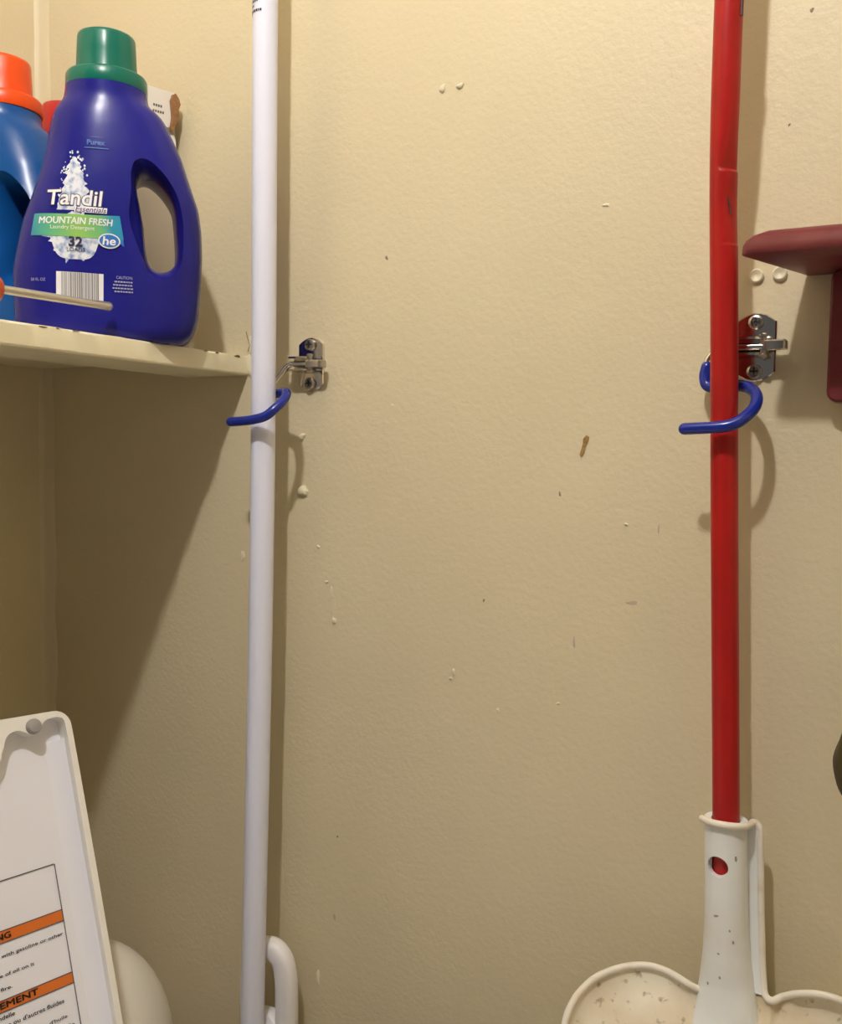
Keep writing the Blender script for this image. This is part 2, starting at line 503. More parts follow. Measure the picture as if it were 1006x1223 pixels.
shelf = thing('wall_shelf', 'pale cream painted board shelf holding the detergent bottles', 'shelf', (W_L + 0.14, -0.45, SH_B))
mesh('front_strip', shelf_board(SH_X - 0.075, SH_B, SH_T, 1.0), M['shelf'], shelf, smooth=22)
mesh('board', box(W_L + 0.001, SH_X - 0.0751, -0.90, -0.001, SH_T - 0.0035, SH_T), M['shelf'], shelf, smooth=0)
for i, (y, z, w, h) in enumerate(((-0.235, 0.0862, 0.010, 0.0016), (-0.222, 0.0868, 0.004, 0.0012), (-0.205, 0.0869, 0.009, 0.001), (-0.045, 0.0866, 0.006, 0.002), (-0.0165, 0.0862, 0.012, 0.003), (-0.285, 0.0868, 0.006, 0.0012), (-0.0600, 0.0868, 0.008, 0.0012))):
    V = []
    n = 10
    for lay in (-0.0006, 0.0004):
        for k in range(n):
            a = 2 * math.pi * k / n
            r = 1 + 0.25 * math.sin(3 * a + i)
            V.append((SH_X + lay * 0.6, y + w * 0.36 * r * math.cos(a), z + 0.0003 + h * 0.36 * r * math.sin(a)))
    F = [(k, (k + 1) % n, n + (k + 1) % n, n + k) for k in range(n)] + [tuple(range(n))[::-1], tuple(range(n, 2 * n))]
    mesh('paint_chip', (V, F), M['chip'], shelf, smooth=0)
# filler where the shelf end meets the wall
lump('filler_patch', -0.5615, 0.080, 0.012, 0.022, 0.0026, M['plaster'], shelf, seed=40)
lump('filler_patch', -0.5590, 0.098, 0.007, 0.020, 0.0018, M['plaster'], shelf, seed=41)
mesh('crack', tube([(-0.5625, -0.0016, 0.092), (-0.5600, -0.0016, 0.098), (-0.5625, -0.0014, 0.104), (-0.5650, -0.0008, 0.111)], 0.00035, 6), M['chip'], shelf, smooth=0)

# ================================================================== wall hooks
def plate_poly(xc, z0, z1, hw, sag):
    pts = []
    for k in range(9):
        t = -1 + 2 * k / 8
        pts.append((xc + hw * t, z0 + sag * t * t))
    for k in range(9):
        t = 1 - 2 * k / 8
        pts.append((xc + hw * t, z1 - sag * t * t))
    return pts


def wall_hook(xc, label, arm, blue, knob, group):
    h = thing('wall_hook', label, 'hook', (xc, 0, 0.053), group)
    mesh('plate', prism(plate_poly(xc, 0.0535, 0.1025, 0.0138, 0.0065), (0, 0, 0), (1, 0, 0), (0, 0, 1), 0.0, -0.0022, (0, 1, 0), bevel=0.0009), M['chrome'], h, 25)
    for z in (0.0955, 0.0607):
        s = mesh('screw', lathe([(0.0052, 0.0), (0.0052, 0.0026), (0.0046, 0.0036), (0.0034, 0.0040), (0.0028, 0.0032)], (xc, -0.0020, z), (0, -1, 0), 24), M['screw'], h)
        sl = join(box(xc - 0.0026, xc + 0.0026, -0.0063, -0.0052, z - 0.0006, z + 0.0006), box(xc - 0.0006, xc + 0.0006, -0.0063, -0.0052, z - 0.0026, z + 0.0026))
        mesh('cross_slot', sl, M['slot'], s, 0)
    # folded sheet channel that holds the arm: two lips and a web
    for z in (0.0822, 0.0712):
        mesh('channel_lip', prism([(xc - 0.0170, -0.0035), (xc + 0.0045, -0.0035), (xc + 0.0045, -0.0150), (xc + 0.0020, -0.0172), (xc - 0.0140, -0.0172), (xc - 0.0170, -0.0150)], (0, 0, z), (1, 0, 0), (0, 1, 0), 0, 0.0017, (0, 0, 1)), M['chrome'], h, 25)
    mesh('channel_web', box(xc - 0.0165, xc + 0.0040, -0.0050, -0.0022, 0.0712, 0.0839), M['chrome'], h, 25)
    mesh('hinge_pin', lathe([(0.0022, 0), (0.0030, 0.0006), (0.0030, 0.0018), (0.0020, 0.0024), (0.0020, 0.0140), (0.0030, 0.0148), (0.0030, 0.0160), (0.0018, 0.0168)], (xc + 0.007, -0.0135, 0.0695), (0, 0, 1), 16), M['screw'], h)
    mesh('arm', tube(catmull(arm, 8), 0.0028, 12, True), M['chrome'], h, 60)
    if knob:
        mesh('arm_end', prism(rrect(knob[0], knob[1], -0.0185, -0.0075, 0.003, 4), (0, 0, knob[2]), (1, 0, 0), (0, 1, 0), -0.0032, 0.0032, (0, 0, 1), bevel=0.001), M['screw'], h, 30)
    mesh('coated_hook', tube(catmull(blue, 8), 0.0041, 18, True), M['blue_vinyl'], h, 60, label='blue vinyl coated curl of the hook')
    return h


wall_hook(-0.4900, 'chrome hook with blue vinyl curl clasping the white pole',
          [(-0.478, -0.0120, 0.0775), (-0.495, -0.0125, 0.0775), (-0.5055, -0.0145, 0.0765), (-0.5110, -0.0180, 0.0685), (-0.5160, -0.0220, 0.0605), (-0.5205, -0.0260, 0.0545)],
          [(-0.5210, -0.0275, 0.0520), (-0.5140, -0.0315, 0.0500), (-0.5020, -0.0345, 0.0500), (-0.4910, -0.0390, 0.0505), (-0.4840, -0.0470, 0.0475), (-0.4815, -0.0560, 0.0415), (-0.4840, -0.0640, 0.0345), (-0.4900, -0.0685, 0.0285), (-0.5000, -0.0700, 0.0258), (-0.5110, -0.0700, 0.0245), (-0.5265, -0.0695, 0.0237)],
          (-0.486, -0.468, 0.0770), 'folding hooks on the wall')
wall_hook(-0.1053, 'chrome hook with blue vinyl curl clasping the red shovel handle',
          [(-0.0880, -0.0125, 0.0770), (-0.1050, -0.0130, 0.0770), (-0.1220, -0.0130, 0.0768), (-0.1310, -0.0130, 0.0745), (-0.1350, -0.0135, 0.0700), (-0.1365, -0.0140, 0.0660)],
          [(-0.1362, -0.0145, 0.0640), (-0.1372, -0.0155, 0.0570), (-0.1350, -0.0170, 0.0505), (-0.1280, -0.0185, 0.0490), (-0.1150, -0.0195, 0.0500), (-0.1050, -0.0225, 0.0475), (-0.0990, -0.0310, 0.0415), (-0.0985, -0.0410, 0.0335), (-0.1030, -0.0490, 0.0265), (-0.1100, -0.0535, 0.0215), (-0.1200, -0.0550, 0.0195), (-0.1420, -0.0545, 0.0183)],
          (-0.0985, -0.0825, 0.0780), 'folding hooks on the wall')

# ================================================================== white pole
PR = 0.0107
wp = [(-0.5045, -0.050, 0.62), (-0.5056, -0.050, 0.3781), (-0.5072, -0.050, -0.0463), (-0.5148, -0.050, -0.4287), (-0.5243, -0.050, -0.83)]
pole = thing('white_pole', 'long white round pole held by the left wall hook', 'pole', (-0.5240, -0.050, -EYE + 0.0))
mesh('tube', tube(catmull(wp, 6), PR, 32), M['white_pole'], pole, 60)
mesh('end_cap', lathe([(0.0100, 0), (0.0122, 0.003), (0.0122, 0.030), (0.0108, 0.034)], (-0.5045, -0.050, 0.60), (0, 0, 1), 28), M['white_plastic'], pole)
mesh('foot_cap', lathe([(0.0090, 0), (0.0116, 0.003), (0.0116, 0.045), (0.0108, 0.050)], (-0.5243, -0.050, -EYE), (0, 0, 1), 28), M['white_plastic'], pole)
# rows of small dark print wrapping round the left of the tube
def on_pole(a, z):
    a = math.radians(a)
    x = -0.5056 + (0.3781 - z) * -0.0037
    return (x + (PR + 0.0003) * math.sin(a), -0.05 - (PR + 0.0003) * math.cos(a), z)


Vp, Fp = [], []
rnd = random.Random(11)
for row, (z, a1) in enumerate(((0.3805, 6), (0.3762, 2), (0.3722, -22), (0.3680, 14), (0.3850, 8), (0.3895, 4))):
    a = -75
    while a < a1:
        da = rnd.uniform(5, 10)
        k = len(Vp)
        for j in range(3):
            aa = a + da * j / 2
            Vp += [on_pole(aa, z), on_pole(aa, z + 0.0021)]
        Fp += [(k, k + 2, k + 3, k + 1), (k + 2, k + 4, k + 5, k + 3)]
        a += da + rnd.uniform(2, 4)
mesh('printed_lines', (Vp, Fp), M['print_dark'], pole, 0, label='small dark printed lines')

# ================================================================== red handled shovel
shovel = thing('snow_shovel', 'white plastic shovel on a dented red handle by the right hook', 'shovel', (-0.1, -0.03, -EYE))
RR = 0.0093
rp = [(-0.1195, -0.0600, 0.50), (-0.1217, -0.0560, 0.2994), (-0.1228, -0.0480, 0.1950), (-0.1205, -0.0385, 0.083), (-0.1170, -0.0360, -0.0321), (-0.1086, -0.0350, -0.2516), (-0.1060, -0.0350, -0.34)]
path = catmull(rp, 10)
zs = sorted(set([round(z, 5) for z in np.linspace(0.50, -0.34, 90)] + [round(z, 5) for z in np.linspace(0.255, 0.140, 90)]), reverse=True)
pz = np.array([p[2] for p in path])[::-1]
px = np.interp(zs, pz, np.array([p[0] for p in path])[::-1])
py = np.interp(zs, pz, np.array([p[1] for p in path])[::-1])
Z0 = 0.1918
sec = []
E1 = Vector((0.80, -0.60)).normalized()
for i, z in enumerate(zs):
    dep = 0.0
    dz = z - Z0
    if 0 <= dz < 0.050:
        dep = 0.55 * (1 - dz / 0.050) ** 1.8
    elif -0.0022 < dz < 0:
        dep = 0.55 + (0.10 - 0.55) * (-dz / 0.0022)
    elif -0.05 < dz <= -0.0022:
        dep = 0.10 + 0.16 * math.sin(math.pi * (-dz - 0.0022) / 0.0478) ** 2
    ring = []
    for k in range(40):
        a = 2 * math.pi * k / 40
        d = Vector((math.cos(a), math.sin(a)))
        c = d.dot(E1)
        p = d * RR
        if c > 0:
            p = p - E1 * RR * dep * 0.95 * c ** 2.2
        ring.append((px[i] + p.x, py[i] + p.y, z))
    sec.append(ring)
handle = mesh('handle', loft(sec), M['red_pole'], shovel, 35, label='red painted metal tube, dented near the top')
# black scratches beside the dent and at the top edge
mesh('scratch', tube([(px_ + 0.0010, py_ - RR - 0.0001, z_) for px_, py_, z_ in ((-0.1207, -0.0430, 0.176), (-0.1192, -0.0424, 0.170), (-0.1182, -0.0420, 0.166), (-0.1176, -0.0418, 0.162))], 0.0007, 6), M['red_scuff'], handle, 0)
mesh('scratch', tube([(-0.1217 + RR * 0.95, -0.0573 - 0.002, 0.302 - 0.004 * k) for k in range(5)], 0.0011, 6), M['red_scuff'], handle, 0)
mesh('end_grip', lathe([(0.0100, 0), (0.0118, 0.003), (0.0118, 0.05), (0.0080, 0.058)], (-0.1195, -0.060, 0.47), (0, 0, 1), 28), M['red_scuff'], shovel)

# moulded socket: tube with a hole in front, bell mouth running into the blade
def ell(cx, cy, z, rx, ry, n=48):
    return [(cx + rx * math.cos(2 * math.pi * k / n), cy + ry * math.sin(2 * math.pi * k / n), z) for k in range(n)]


so = [(-0.2565, -0.1085, 0.0148, 0.0148, -0.0350), (-0.262, -0.1085, 0.0146, 0.0146, -0.0350), (-0.300, -0.1070, 0.0146, 0.0148, -0.0350), (-0.330, -0.1058, 0.0150, 0.0150, -0.0350), (-0.355, -0.1048, 0.0165, 0.0155, -0.0345),
      (-0.375, -0.1040, 0.0190, 0.0160, -0.0335), (-0.395, -0.1032, 0.0222, 0.0165, -0.0370), (-0.420, -0.1022, 0.0262, 0.0155, -0.0510), (-0.450, -0.1012, 0.0300, 0.0120, -0.0640), (-0.480, -0.1005, 0.0330, 0.0080, -0.0760)]
zz = np.linspace(-0.2565, -0.480, 60)
za = np.array([s[0] for s in so])[::-1]
g = lambda j: np.interp(zz, za, np.array([s[j] for s in so])[::-1])
X_, RX_, RY_, Y_ = g(1), g(2), g(3), g(4)
outer = [ell(X_[i], Y_[i], zz[i], RX_[i], RY_[i]) for i in range(60)]
inner = [ell(X_[i], Y_[i], zz[i], 0.0108, 0.0108) for i in range(25)]
socket = mesh('socket', loft(outer), M['shovel'], shovel, 60)


def boolean(obj, vf, op='DIFFERENCE'):
    c = mesh('cutter', vf, M['slot'], None, 0)
    bpy.context.view_layer.update()
    md = obj.modifiers.new('cut', 'BOOLEAN'); md.operation = op; md.object = c; md.solver = 'EXACT'
    dg = bpy.context.evaluated_depsgraph_get()
    me = bpy.data.meshes.new_from_object(obj.evaluated_get(dg))
    obj.modifiers.clear()
    old = obj.data; obj.data = me; me.name = old.name
    bpy.data.objects.remove(c, do_unlink=True)
    for p in me.polygons:
        p.use_smooth = True
    me.set_sharp_from_angle(angle=math.radians(40))


boolean(socket, loft([ell(x, -0.0350, z, 0.0100, 0.0100, 32) for x, z in ((-0.1091, -0.24), (-0.1058, -0.345))]))
boolean(socket, lathe([(0.0073, 0), (0.0073, 0.03)], (-0.1108, -0.040, -0.2865), (0, -1, 0), 28))
# flared lip round the front of the socket mouth
lip = []
for k in range(25):
    a = math.radians(200 + 165 * k / 24)
    s = 0.0162
    lip.append((-0.1085 + s * math.cos(a), -0.035 + s * math.sin(a), -0.2572 + 0.0022 * math.sin((a - 3.5) * 1.2) - 0.0012 * abs(math.sin(a)) * 0))
lip += [(-0.0905, -0.0285, -0.2575), (-0.0872, -0.0275, -0.2605), (-0.0862, -0.0275, -0.2660)]
rim_r = [(-0.0858, -0.0275, -0.2750), (-0.0850, -0.0275, -0.290), (-0.0838, -0.0280, -0.315), (-0.0820, -0.0290, -0.345), (-0.0800, -0.0310, -0.368), (-0.0778, -0.0340, -0.3775), (-0.0730, -0.0370, -0.3785), (-0.0660, -0.0390, -0.3725), (-0.0560, -0.0400, -0.3668), (-0.0420, -0.0405, -0.3630),
         (-0.0270, -0.0405, -0.3640), (-0.0100, -0.0405, -0.3720), (0.0060, -0.0405, -0.3880), (0.0165, -0.0405, -0.4100), (0.0225, -0.0405, -0.4380), (0.0260, -0.0405, -0.52), (0.0270, -0.0405, -0.65), (0.0230, -0.0405, -0.800), (0.0150, -0.0405, -0.853)]
rim_l = [(-0.1130, -0.0300, -0.3920), (-0.1290, -0.0375, -0.3830), (-0.1433, -0.0400, -0.3765), (-0.1560, -0.0405, -0.3752), (-0.1680, -0.0405, -0.3778), (-0.1820, -0.0405, -0.3842), (-0.1963, -0.0405, -0.3942), (-0.2070, -0.0405, -0.4060), (-0.2154, -0.0405, -0.4198), (-0.2217, -0.0405, -0.4405), (-0.2255, -0.0405, -0.49), (-0.2270, -0.0405, -0.65), (-0.2230, -0.0405, -0.800), (-0.2150, -0.0405, -0.853)]
# the blade runs forward as it goes down: shift the outline points along their sight lines into that surface
def blade_plane(z):
    t = max(0.0, -0.372 - z)
    return -0.032 - (0.80 * min(t, 0.05) + 0.40 * max(0.0, min(t - 0.05, 0.10)) + 0.16 * max(0.0, t - 0.15))


def lean(p):
    x, y, z = p
    if z > -0.372:
        return p
    q = blade_plane(z) - 0.003
    k = (0.706 + q) / (0.706 + y)
    return (x * k, q, max(z * k, -0.853) if z > -0.8 else z)


rim_r = [p if i < 6 else lean(p) for i, p in enumerate(rim_r)]
rim_l = [p if i == 0 else lean(p) for i, p in enumerate(rim_l)]
mesh('rolled_edge', tube(catmull(lip + rim_r, 5), 0.0025, 10, True), M['blade_rim'], shovel, 60)
mesh('rolled_edge', tube(catmull(rim_l, 5), 0.0025, 10, True), M['blade_rim'], shovel, 60)
# flat web between the socket tube and its rolled edge
wb = []
for (x, y, z) in [(-0.0880, -0.0280, -0.2590)] + lip[-1:] + rim_r[:6]:
    xs = float(np.interp(z, zz[::-1], X_[::-1])) + 0.010
    wb.append([(xs, y - 0.0012, z), (x, y - 0.0012, z), (x, y + 0.0018, z), (xs, y + 0.0018, z)])
mesh('web', loft(wb), M['shovel'], shovel, 40)
# dished blade
outl = [p for p in catmull(rim_l[::-1], 4)] + [p for p in catmull(rim_r[5:], 4)]
cx0, cz0 = -0.10, -0.60
N_ = len(outl)
V, F = [], []
ringsS = [0.06, 0.25, 0.45, 0.62, 0.75, 0.85, 0.91, 0.95, 0.98, 1.0]
def blade_y(s, y, z):
    return (blade_plane(z) + 0.006) * (1 - s ** 9) + y * s ** 9
for s in ringsS:
    for p in outl:
        V.append((cx0 + (p[0] - cx0) * s, blade_y(s, p[1], cz0 + (p[2] - cz0) * s), cz0 + (p[2] - cz0) * s))
for s in ringsS[::-1]:
    for p in outl:
        V.append((cx0 + (p[0] - cx0) * s, blade_y(s, p[1], cz0 + (p[2] - cz0) * s) + 0.004, cz0 + (p[2] - cz0) * s))
R2 = len(ringsS) * 2
for j in range(R2 - 1):
    for k in range(N_):
        F.append((j * N_ + k, j * N_ + (k + 1) % N_, (j + 1) * N_ + (k + 1) % N_, (j + 1) * N_ + k))
F.append(tuple(range(N_))[::-1]); F.append(tuple((R2 - 1) * N_ + k for k in range(N_)))
mesh('blade', (V, F), M['blade'], shovel, 50, label='cream dished blade with brown stains')
# dirt flecks on the socket front
rnd = random.Random(5)
def fleck(px_, pz_, w, h, rot):
    zi = np.interp
    xc = float(zi(pz_, zz[::-1], X_[::-1])); yc = float(zi(pz_, zz[::-1], Y_[::-1])); rx = float(zi(pz_, zz[::-1], RX_[::-1])); ry = float(zi(pz_, zz[::-1], RY_[::-1]))
    V = []
    n = 8
    for k in range(n):
        a = 2 * math.pi * k / n
        u, v = w * math.cos(a), h * math.sin(a)
        x = px_ + u * math.cos(rot) - v * math.sin(rot); z = pz_ + u * math.sin(rot) + v * math.cos(rot)
        t = max(-0.98, min(0.98, (x - xc) / rx))
        V.append((x, yc - ry * math.sqrt(1 - t * t) - 0.00025, z))
    return V, [tuple(range(n))]
for a in ((-0.1105, -0.3215, 0.0020, 0.0008, 0.4), (-0.1080, -0.3480, 0.0010, 0.0007, 0.1), (-0.0985, -0.3380, 0.0007, 0.0014, 0.2), (-0.1065, -0.3650, 0.0008, 0.0012, 0.1), (-0.1150, -0.3730, 0.0007, 0.0012, 0.0), (-0.1010, -0.3300, 0.0006, 0.0010, 0.3), (-0.0990, -0.2790, 0.0008, 0.0022, 0.1)):
    mesh('dirt_fleck', fleck(*a), M['dirt_spot'], socket, 0)

# ================================================================== maroon peg rack on the right
rack = thing('peg_rack', 'maroon painted wooden peg rack shelf at the right edge', 'rack', (0.10, 0, 0.036))
RXR = 0.34
def shelf_top():
    # plan outline, canted ends: front longer than back
    f0, b0 = -0.1030, -0.0726
    f1, b1 = RXR - (b0 - f0) * 0 + 0.03, RXR
    Yf = -0.0892
    def plan(ins, insf):
        return [(b0 + ins * 0.6, 0.0), (f0 + ins, Yf + 0.004 + insf), (f0 + ins + 0.004, Yf + insf), (f1 - ins - 0.004, Yf + insf), (f1 - ins, Yf + 0.004 + insf), (b1 - ins * 0.6, 0.0)]
    S = []
    for z, ins, insf in ((0.1262, 0.0008, 0.0006), (0.1270, 0.0, 0.0), (0.1320, 0.0004, 0.0), (0.1355, 0.0022, 0.0004), (0.1385, 0.0062, 0.0014), (0.1405, 0.0120, 0.0035), (0.1415, 0.0180, 0.008)):
        S.append([(x, y, z) for x, y in plan(ins, insf)])
    return loft(S)


mesh('shelf_board', shelf_top(), M['maroon'], rack, 50)
mesh('backboard', prism(rrect(-0.0560, RXR - 0.017, 0.0375, 0.1262, 0.007), (0, 0, 0), (1, 0, 0), (0, 0, 1), 0.0, -0.0185, (0, 1, 0), bevel=0.0015), M['maroon'], rack, 30)
for x in (0.012, 0.142, 0.272):
    mesh('peg', lathe([(0.0065, 0), (0.0055, 0.012), (0.0050, 0.030), (0.0062, 0.040), (0.0085, 0.046), (0.0090, 0.052), (0.0060, 0.058)], (x, -0.0185, 0.072), (0, -1, 0.12), 20), M['maroon'], rack)

# dark olive pouch hanging from the first peg
pouch = thing('hanging_pouch', 'dark olive rounded soft pouch hanging below the maroon rack', 'pouch', (0.012, -0.045, -0.25))
PC = 0.014
S = []
for z, rx, ry in catmull(((-0.2440, 0.008, 0.006), (-0.2400, 0.022, 0.014), (-0.2320, 0.036, 0.022), (-0.2200, 0.0475, 0.028), (-0.2080, 0.0530, 0.030), (-0.1970, 0.0552, 0.031), (-0.1840, 0.0525, 0.030), (-0.1700, 0.0480, 0.028), (-0.150, 0.040, 0.024), (-0.125, 0.029, 0.019), (-0.100, 0.018, 0.013), (-0.080, 0.010, 0.009), (-0.070, 0.008, 0.008)), 4):
    S.append([(PC + rx * (1 + 0.03 * math.sin(5 * t + z * 60)) * math.cos(t), -0.050 + ry * (1 + 0.04 * math.sin(4 * t + z * 80)) * math.sin(t), z) for t in [2 * math.pi * k / 32 for k in range(32)]])
mesh('bag', loft(S), M['olive'], pouch, 60)
mesh('neck_tie', lathe([(0.0088, 0), (0.0112, 0.003), (0.0112, 0.006), (0.0088, 0.009)], (PC, -0.050, -0.094), (0, 0, 1), 24), M['cord'], pouch)
mesh('cord_loop', tube(catmull([(PC - 0.003, -0.050, -0.075), (0.004, -0.049, -0.02), (0.0035, -0.0485, 0.045), (0.0052, -0.0485, 0.0815), (0.012, -0.0485, 0.0855), (0.0188, -0.0485, 0.0815), (0.0205, -0.0485, 0.045), (0.020, -0.049, -0.02), (PC + 0.003, -0.050, -0.075)], 6), 0.0016, 8), M['cord'], pouch, 60)

# ================================================================== detergent bottles
class Bottle:
    def __init__(self, c, ang, sc, table):
        self.c = Vector(c); a = math.radians(ang)
        self.w = Vector((math.cos(a), math.sin(a), 0)); self.n = Vector((self.w.y, -self.w.x, 0)); self.s = sc
        t = np.array(table)
        z = np.linspace(0, t[-1, 0], 400)
        cols = []
        for j in (1, 2, 3, 4):
            y = np.interp(z, t[:, 0], t[:, j])
            k = np.exp(-np.linspace(-2, 2, 25) ** 2); k /= k.sum()
            ys = np.convolve(np.pad(y, 12, mode='edge'), k, 'valid')
            blend = np.clip(z / 0.006, 0, 1)
            cols.append(y * (1 - blend) + ys * blend)
        self.z = z; self.l, self.r, self.b, self.e = cols

    def at(self, z):
        return [float(np.interp(z, self.z, q)) for q in (self.l, self.r, self.b, self.e)]

    def P(self, u, d, z):
        return tuple(self.c + (self.w * u + self.n * d + Vector((0, 0, z))) * self.s)

    def front(self, u, z):
        l, r, b, e = self.at(z)
        c, a = (l + r) / 2, (r - l) / 2
        t = min(0.97, abs((u - c) / a))
        return b * (1 - t ** e) ** (1 / e)

    def body(self, levels=64, seg=72):
        S = []
        zt = self.z[-1]
        for i in range(levels):
            f = i / (levels - 1)
            z = zt * (f ** 1.25 if f < 0.25 else f - 0.25 + 0.25 ** 1.25 + (f - 0.25) * (0.25 - 0.25 ** 1.25) / 0.75)
            l, r, b, e = self.at(min(z, zt))
            c, a = (l + r) / 2, (r - l) / 2
            ring = []
            for k in range(seg):
                t = 2 * math.pi * k / seg
                ct, st_ = math.cos(t), math.sin(t)
                ring.append(self.P(c + a * math.copysign(abs(ct) ** (2 / e), ct), b * math.copysign(abs(st_) ** (2 / e), st_), z))
            S.append(ring)
        return loft(S)

    def decal(self, pf, off=0.0005):
        v, f = pf
        return [self.P(u, self.front(u, z) + off, z) for u, z in v], f


U0 = 0.0103
T1 = [  # height, left, right, half depth, roundness exponent
    (0.0000, -0.0560, 0.0660, 0.0370, 2.8), (0.0012, -0.0600, 0.0710, 0.0395, 2.8), (0.0035, -0.0630, 0.0745, 0.0415, 2.8), (0.0090, -0.0648, 0.0785, 0.0430, 2.8), (0.0190, -0.0650, 0.0815, 0.0438, 2.8), (0.0210, -0.0646, 0.0812, 0.0434, 2.8), (0.0230, -0.0652, 0.0824, 0.0440, 2.8),
    (0.0560, -0.0655, 0.0850, 0.0440, 2.8), (0.0750, -0.0620, 0.0858, 0.0438, 2.8), (0.0967, -0.0573, 0.0852, 0.0432, 2.7), (0.1150, -0.0510, 0.0830, 0.0422, 2.6), (0.1293, -0.0462, 0.0780, 0.0412, 2.6), (0.1430, -0.0422, 0.0735, 0.0400, 2.5), (0.1560, -0.0395, 0.0694, 0.0388, 2.5),
    (0.1730, -0.0364, 0.0618, 0.0368, 2.4), (0.1850, -0.0340, 0.0560, 0.0350, 2.3), (0.1920, -0.0305, 0.0510, 0.0335, 2.1), (0.1965, -0.0262, 0.0435, 0.0325, 2.0), (0.2010, -0.0252, 0.0415, 0.0325, 2.0), (0.2105, -0.0240, 0.0408, 0.0322, 2.0)]
T1 = [(z, l - U0, r - U0, b, e) for z, l, r, b, e in T1]
HOLE = [(0.0310, 0.1290), (0.0325, 0.1370), (0.0380, 0.1405), (0.0450, 0.1385), (0.0543, 0.1296), (0.0612, 0.1176), (0.0638, 0.1030), (0.0646, 0.0881), (0.0645, 0.0760), (0.0631, 0.0673), (0.0575, 0.0605), (0.0505, 0.0586), (0.0440, 0.0605), (0.0402, 0.0656), (0.0380, 0.0760), (0.0368, 0.0873), (0.0352, 0.1000), (0.0335, 0.1120), (0.0318, 0.1210)]


def handle_cut(B, hole):
    hc = (sum(p[0] for p in hole) / len(hole) - U0, sum(p[1] for p in hole) / len(hole))
    cl = catmull([(p[0] - U0, p[1], 0) for p in hole[-2:] + hole + hole[:2]], 4)
    pts = [(p[0], p[1]) for p in cl[8:8 + 4 * len(hole)]]
    S = []
    for d, g_ in ((-0.060, 0.0125), (-0.044, 0.0090), (-0.038, 0.0050), (-0.028, 0.0008), (-0.012, -0.0014), (0.012, -0.0014), (0.024, -0.0004), (0.031, 0.0022), (0.037, 0.0060), (0.042, 0.0100), (0.060, 0.0150)):
        ring = []
        for u, z in pts:
            dx, dz = u - hc[0], z - hc[1]
            L = math.hypot(dx, dz)
            ring.append(B.P(u + dx / L * g_, d, z + dz / L * g_ * 0.9))
        S.append(ring)
    return loft(S)


def cap_parts(B, root, m, uc=0.0085 - U0, zc=0.0):
    mesh('cap_ring', lathe([(0.0300, -0.0006), (0.0322, 0.0000), (0.0326, 0.0015), (0.0326, 0.0105), (0.0318, 0.0120), (0.0262, 0.0135)], (0, 0, 0), (0, 0, 1), 56) if False else
         ([B.P(uc + x, y, 0.2072 + z) for x, y, z in lathe([(0.0290, 0.0), (0.0324, 0.0004), (0.0328, 0.0018), (0.0326, 0.0108), (0.0316, 0.0126), (0.0255, 0.0138)], (0, 0, 0), (0, 0, 1), 56)[0]], lathe([(0.03, 0)] * 6, (0, 0, 0), (0, 0, 1), 56)[1]), m, root, 50)
    prof = [(0.0250, 0.0130), (0.0247, 0.0150), (0.0240, 0.0300), (0.0234, 0.0440), (0.0226, 0.0464), (0.0205, 0.0474), (0.0180, 0.0470)]
    L = lathe(prof, (0, 0, 0), (0, 0, 1), 112)
    V = []
    for i, (x, y, z) in enumerate(L[0]):
        k = i % 112
        f = 1.0 if i // 112 in (0, 5, 6) else (1.0 - 0.006 * (0.5 + 0.5 * math.cos(2 * math.pi * k / 8)))
        V.append(B.P(uc + x * f, y * f, 0.2072 + z * 0.97))
    mesh('cap', (V, L[1]), m, root, 60)


B1 = Bottle((-0.6099, -0.1255, SH_T), 46.0, 1.0, T1)
b1 = thing('detergent_bottle', 'deep blue detergent bottle with green cap standing on the shelf', 'bottle', (-0.6099, -0.1255, SH_T), 'laundry bottles on the shelf')
body1 = mesh('body', B1.body(), M['blue_bottle'], b1, 45)
boolean(body1, handle_cut(B1, HOLE))
cap_parts(B1, b1, M['green_cap'])


def grid_quad(tl, tr, br, bl, nx, ny, sag=0.0):
    v, f = [], []
    for j in range(ny + 1):
        t = j / ny
        for i in range(nx + 1):
            s = i / nx
            u = (tl[0] * (1 - s) + tr[0] * s) * (1 - t) + (bl[0] * (1 - s) + br[0] * s) * t
            z = (tl[1] * (1 - s) + tr[1] * s) * (1 - t) + (bl[1] * (1 - s) + br[1] * s) * t
            v.append((u, z + sag * 4 * s * (1 - s)))
    for j in range(ny):
        for i in range(nx):
            a = j * (nx + 1) + i
            f.append((a, a + 1, a + nx + 2, a + nx + 1))
    return v, f


def bold(pf, d):
    """lettering thickened by laying shifted copies on each other"""
    v, f = [], []
    for dx, dy in ((0, 0), (d, 0), (-d, 0), (0, d * 0.7), (0, -d * 0.7)):
        k = len(v)
        v += [(x + dx, y + dy) for x, y in pf[0]]; f += [tuple(i + k for i in q) for q in pf[1]]
    return v, f


def shift(pf):
    return [(u - U0, z) for u, z in pf[0]], pf[1]


def dmesh(name, pf, m, off, label=None, B=B1, root=b1):
    return mesh(name, B.decal(shift(pf), off), m, root, 0, label)


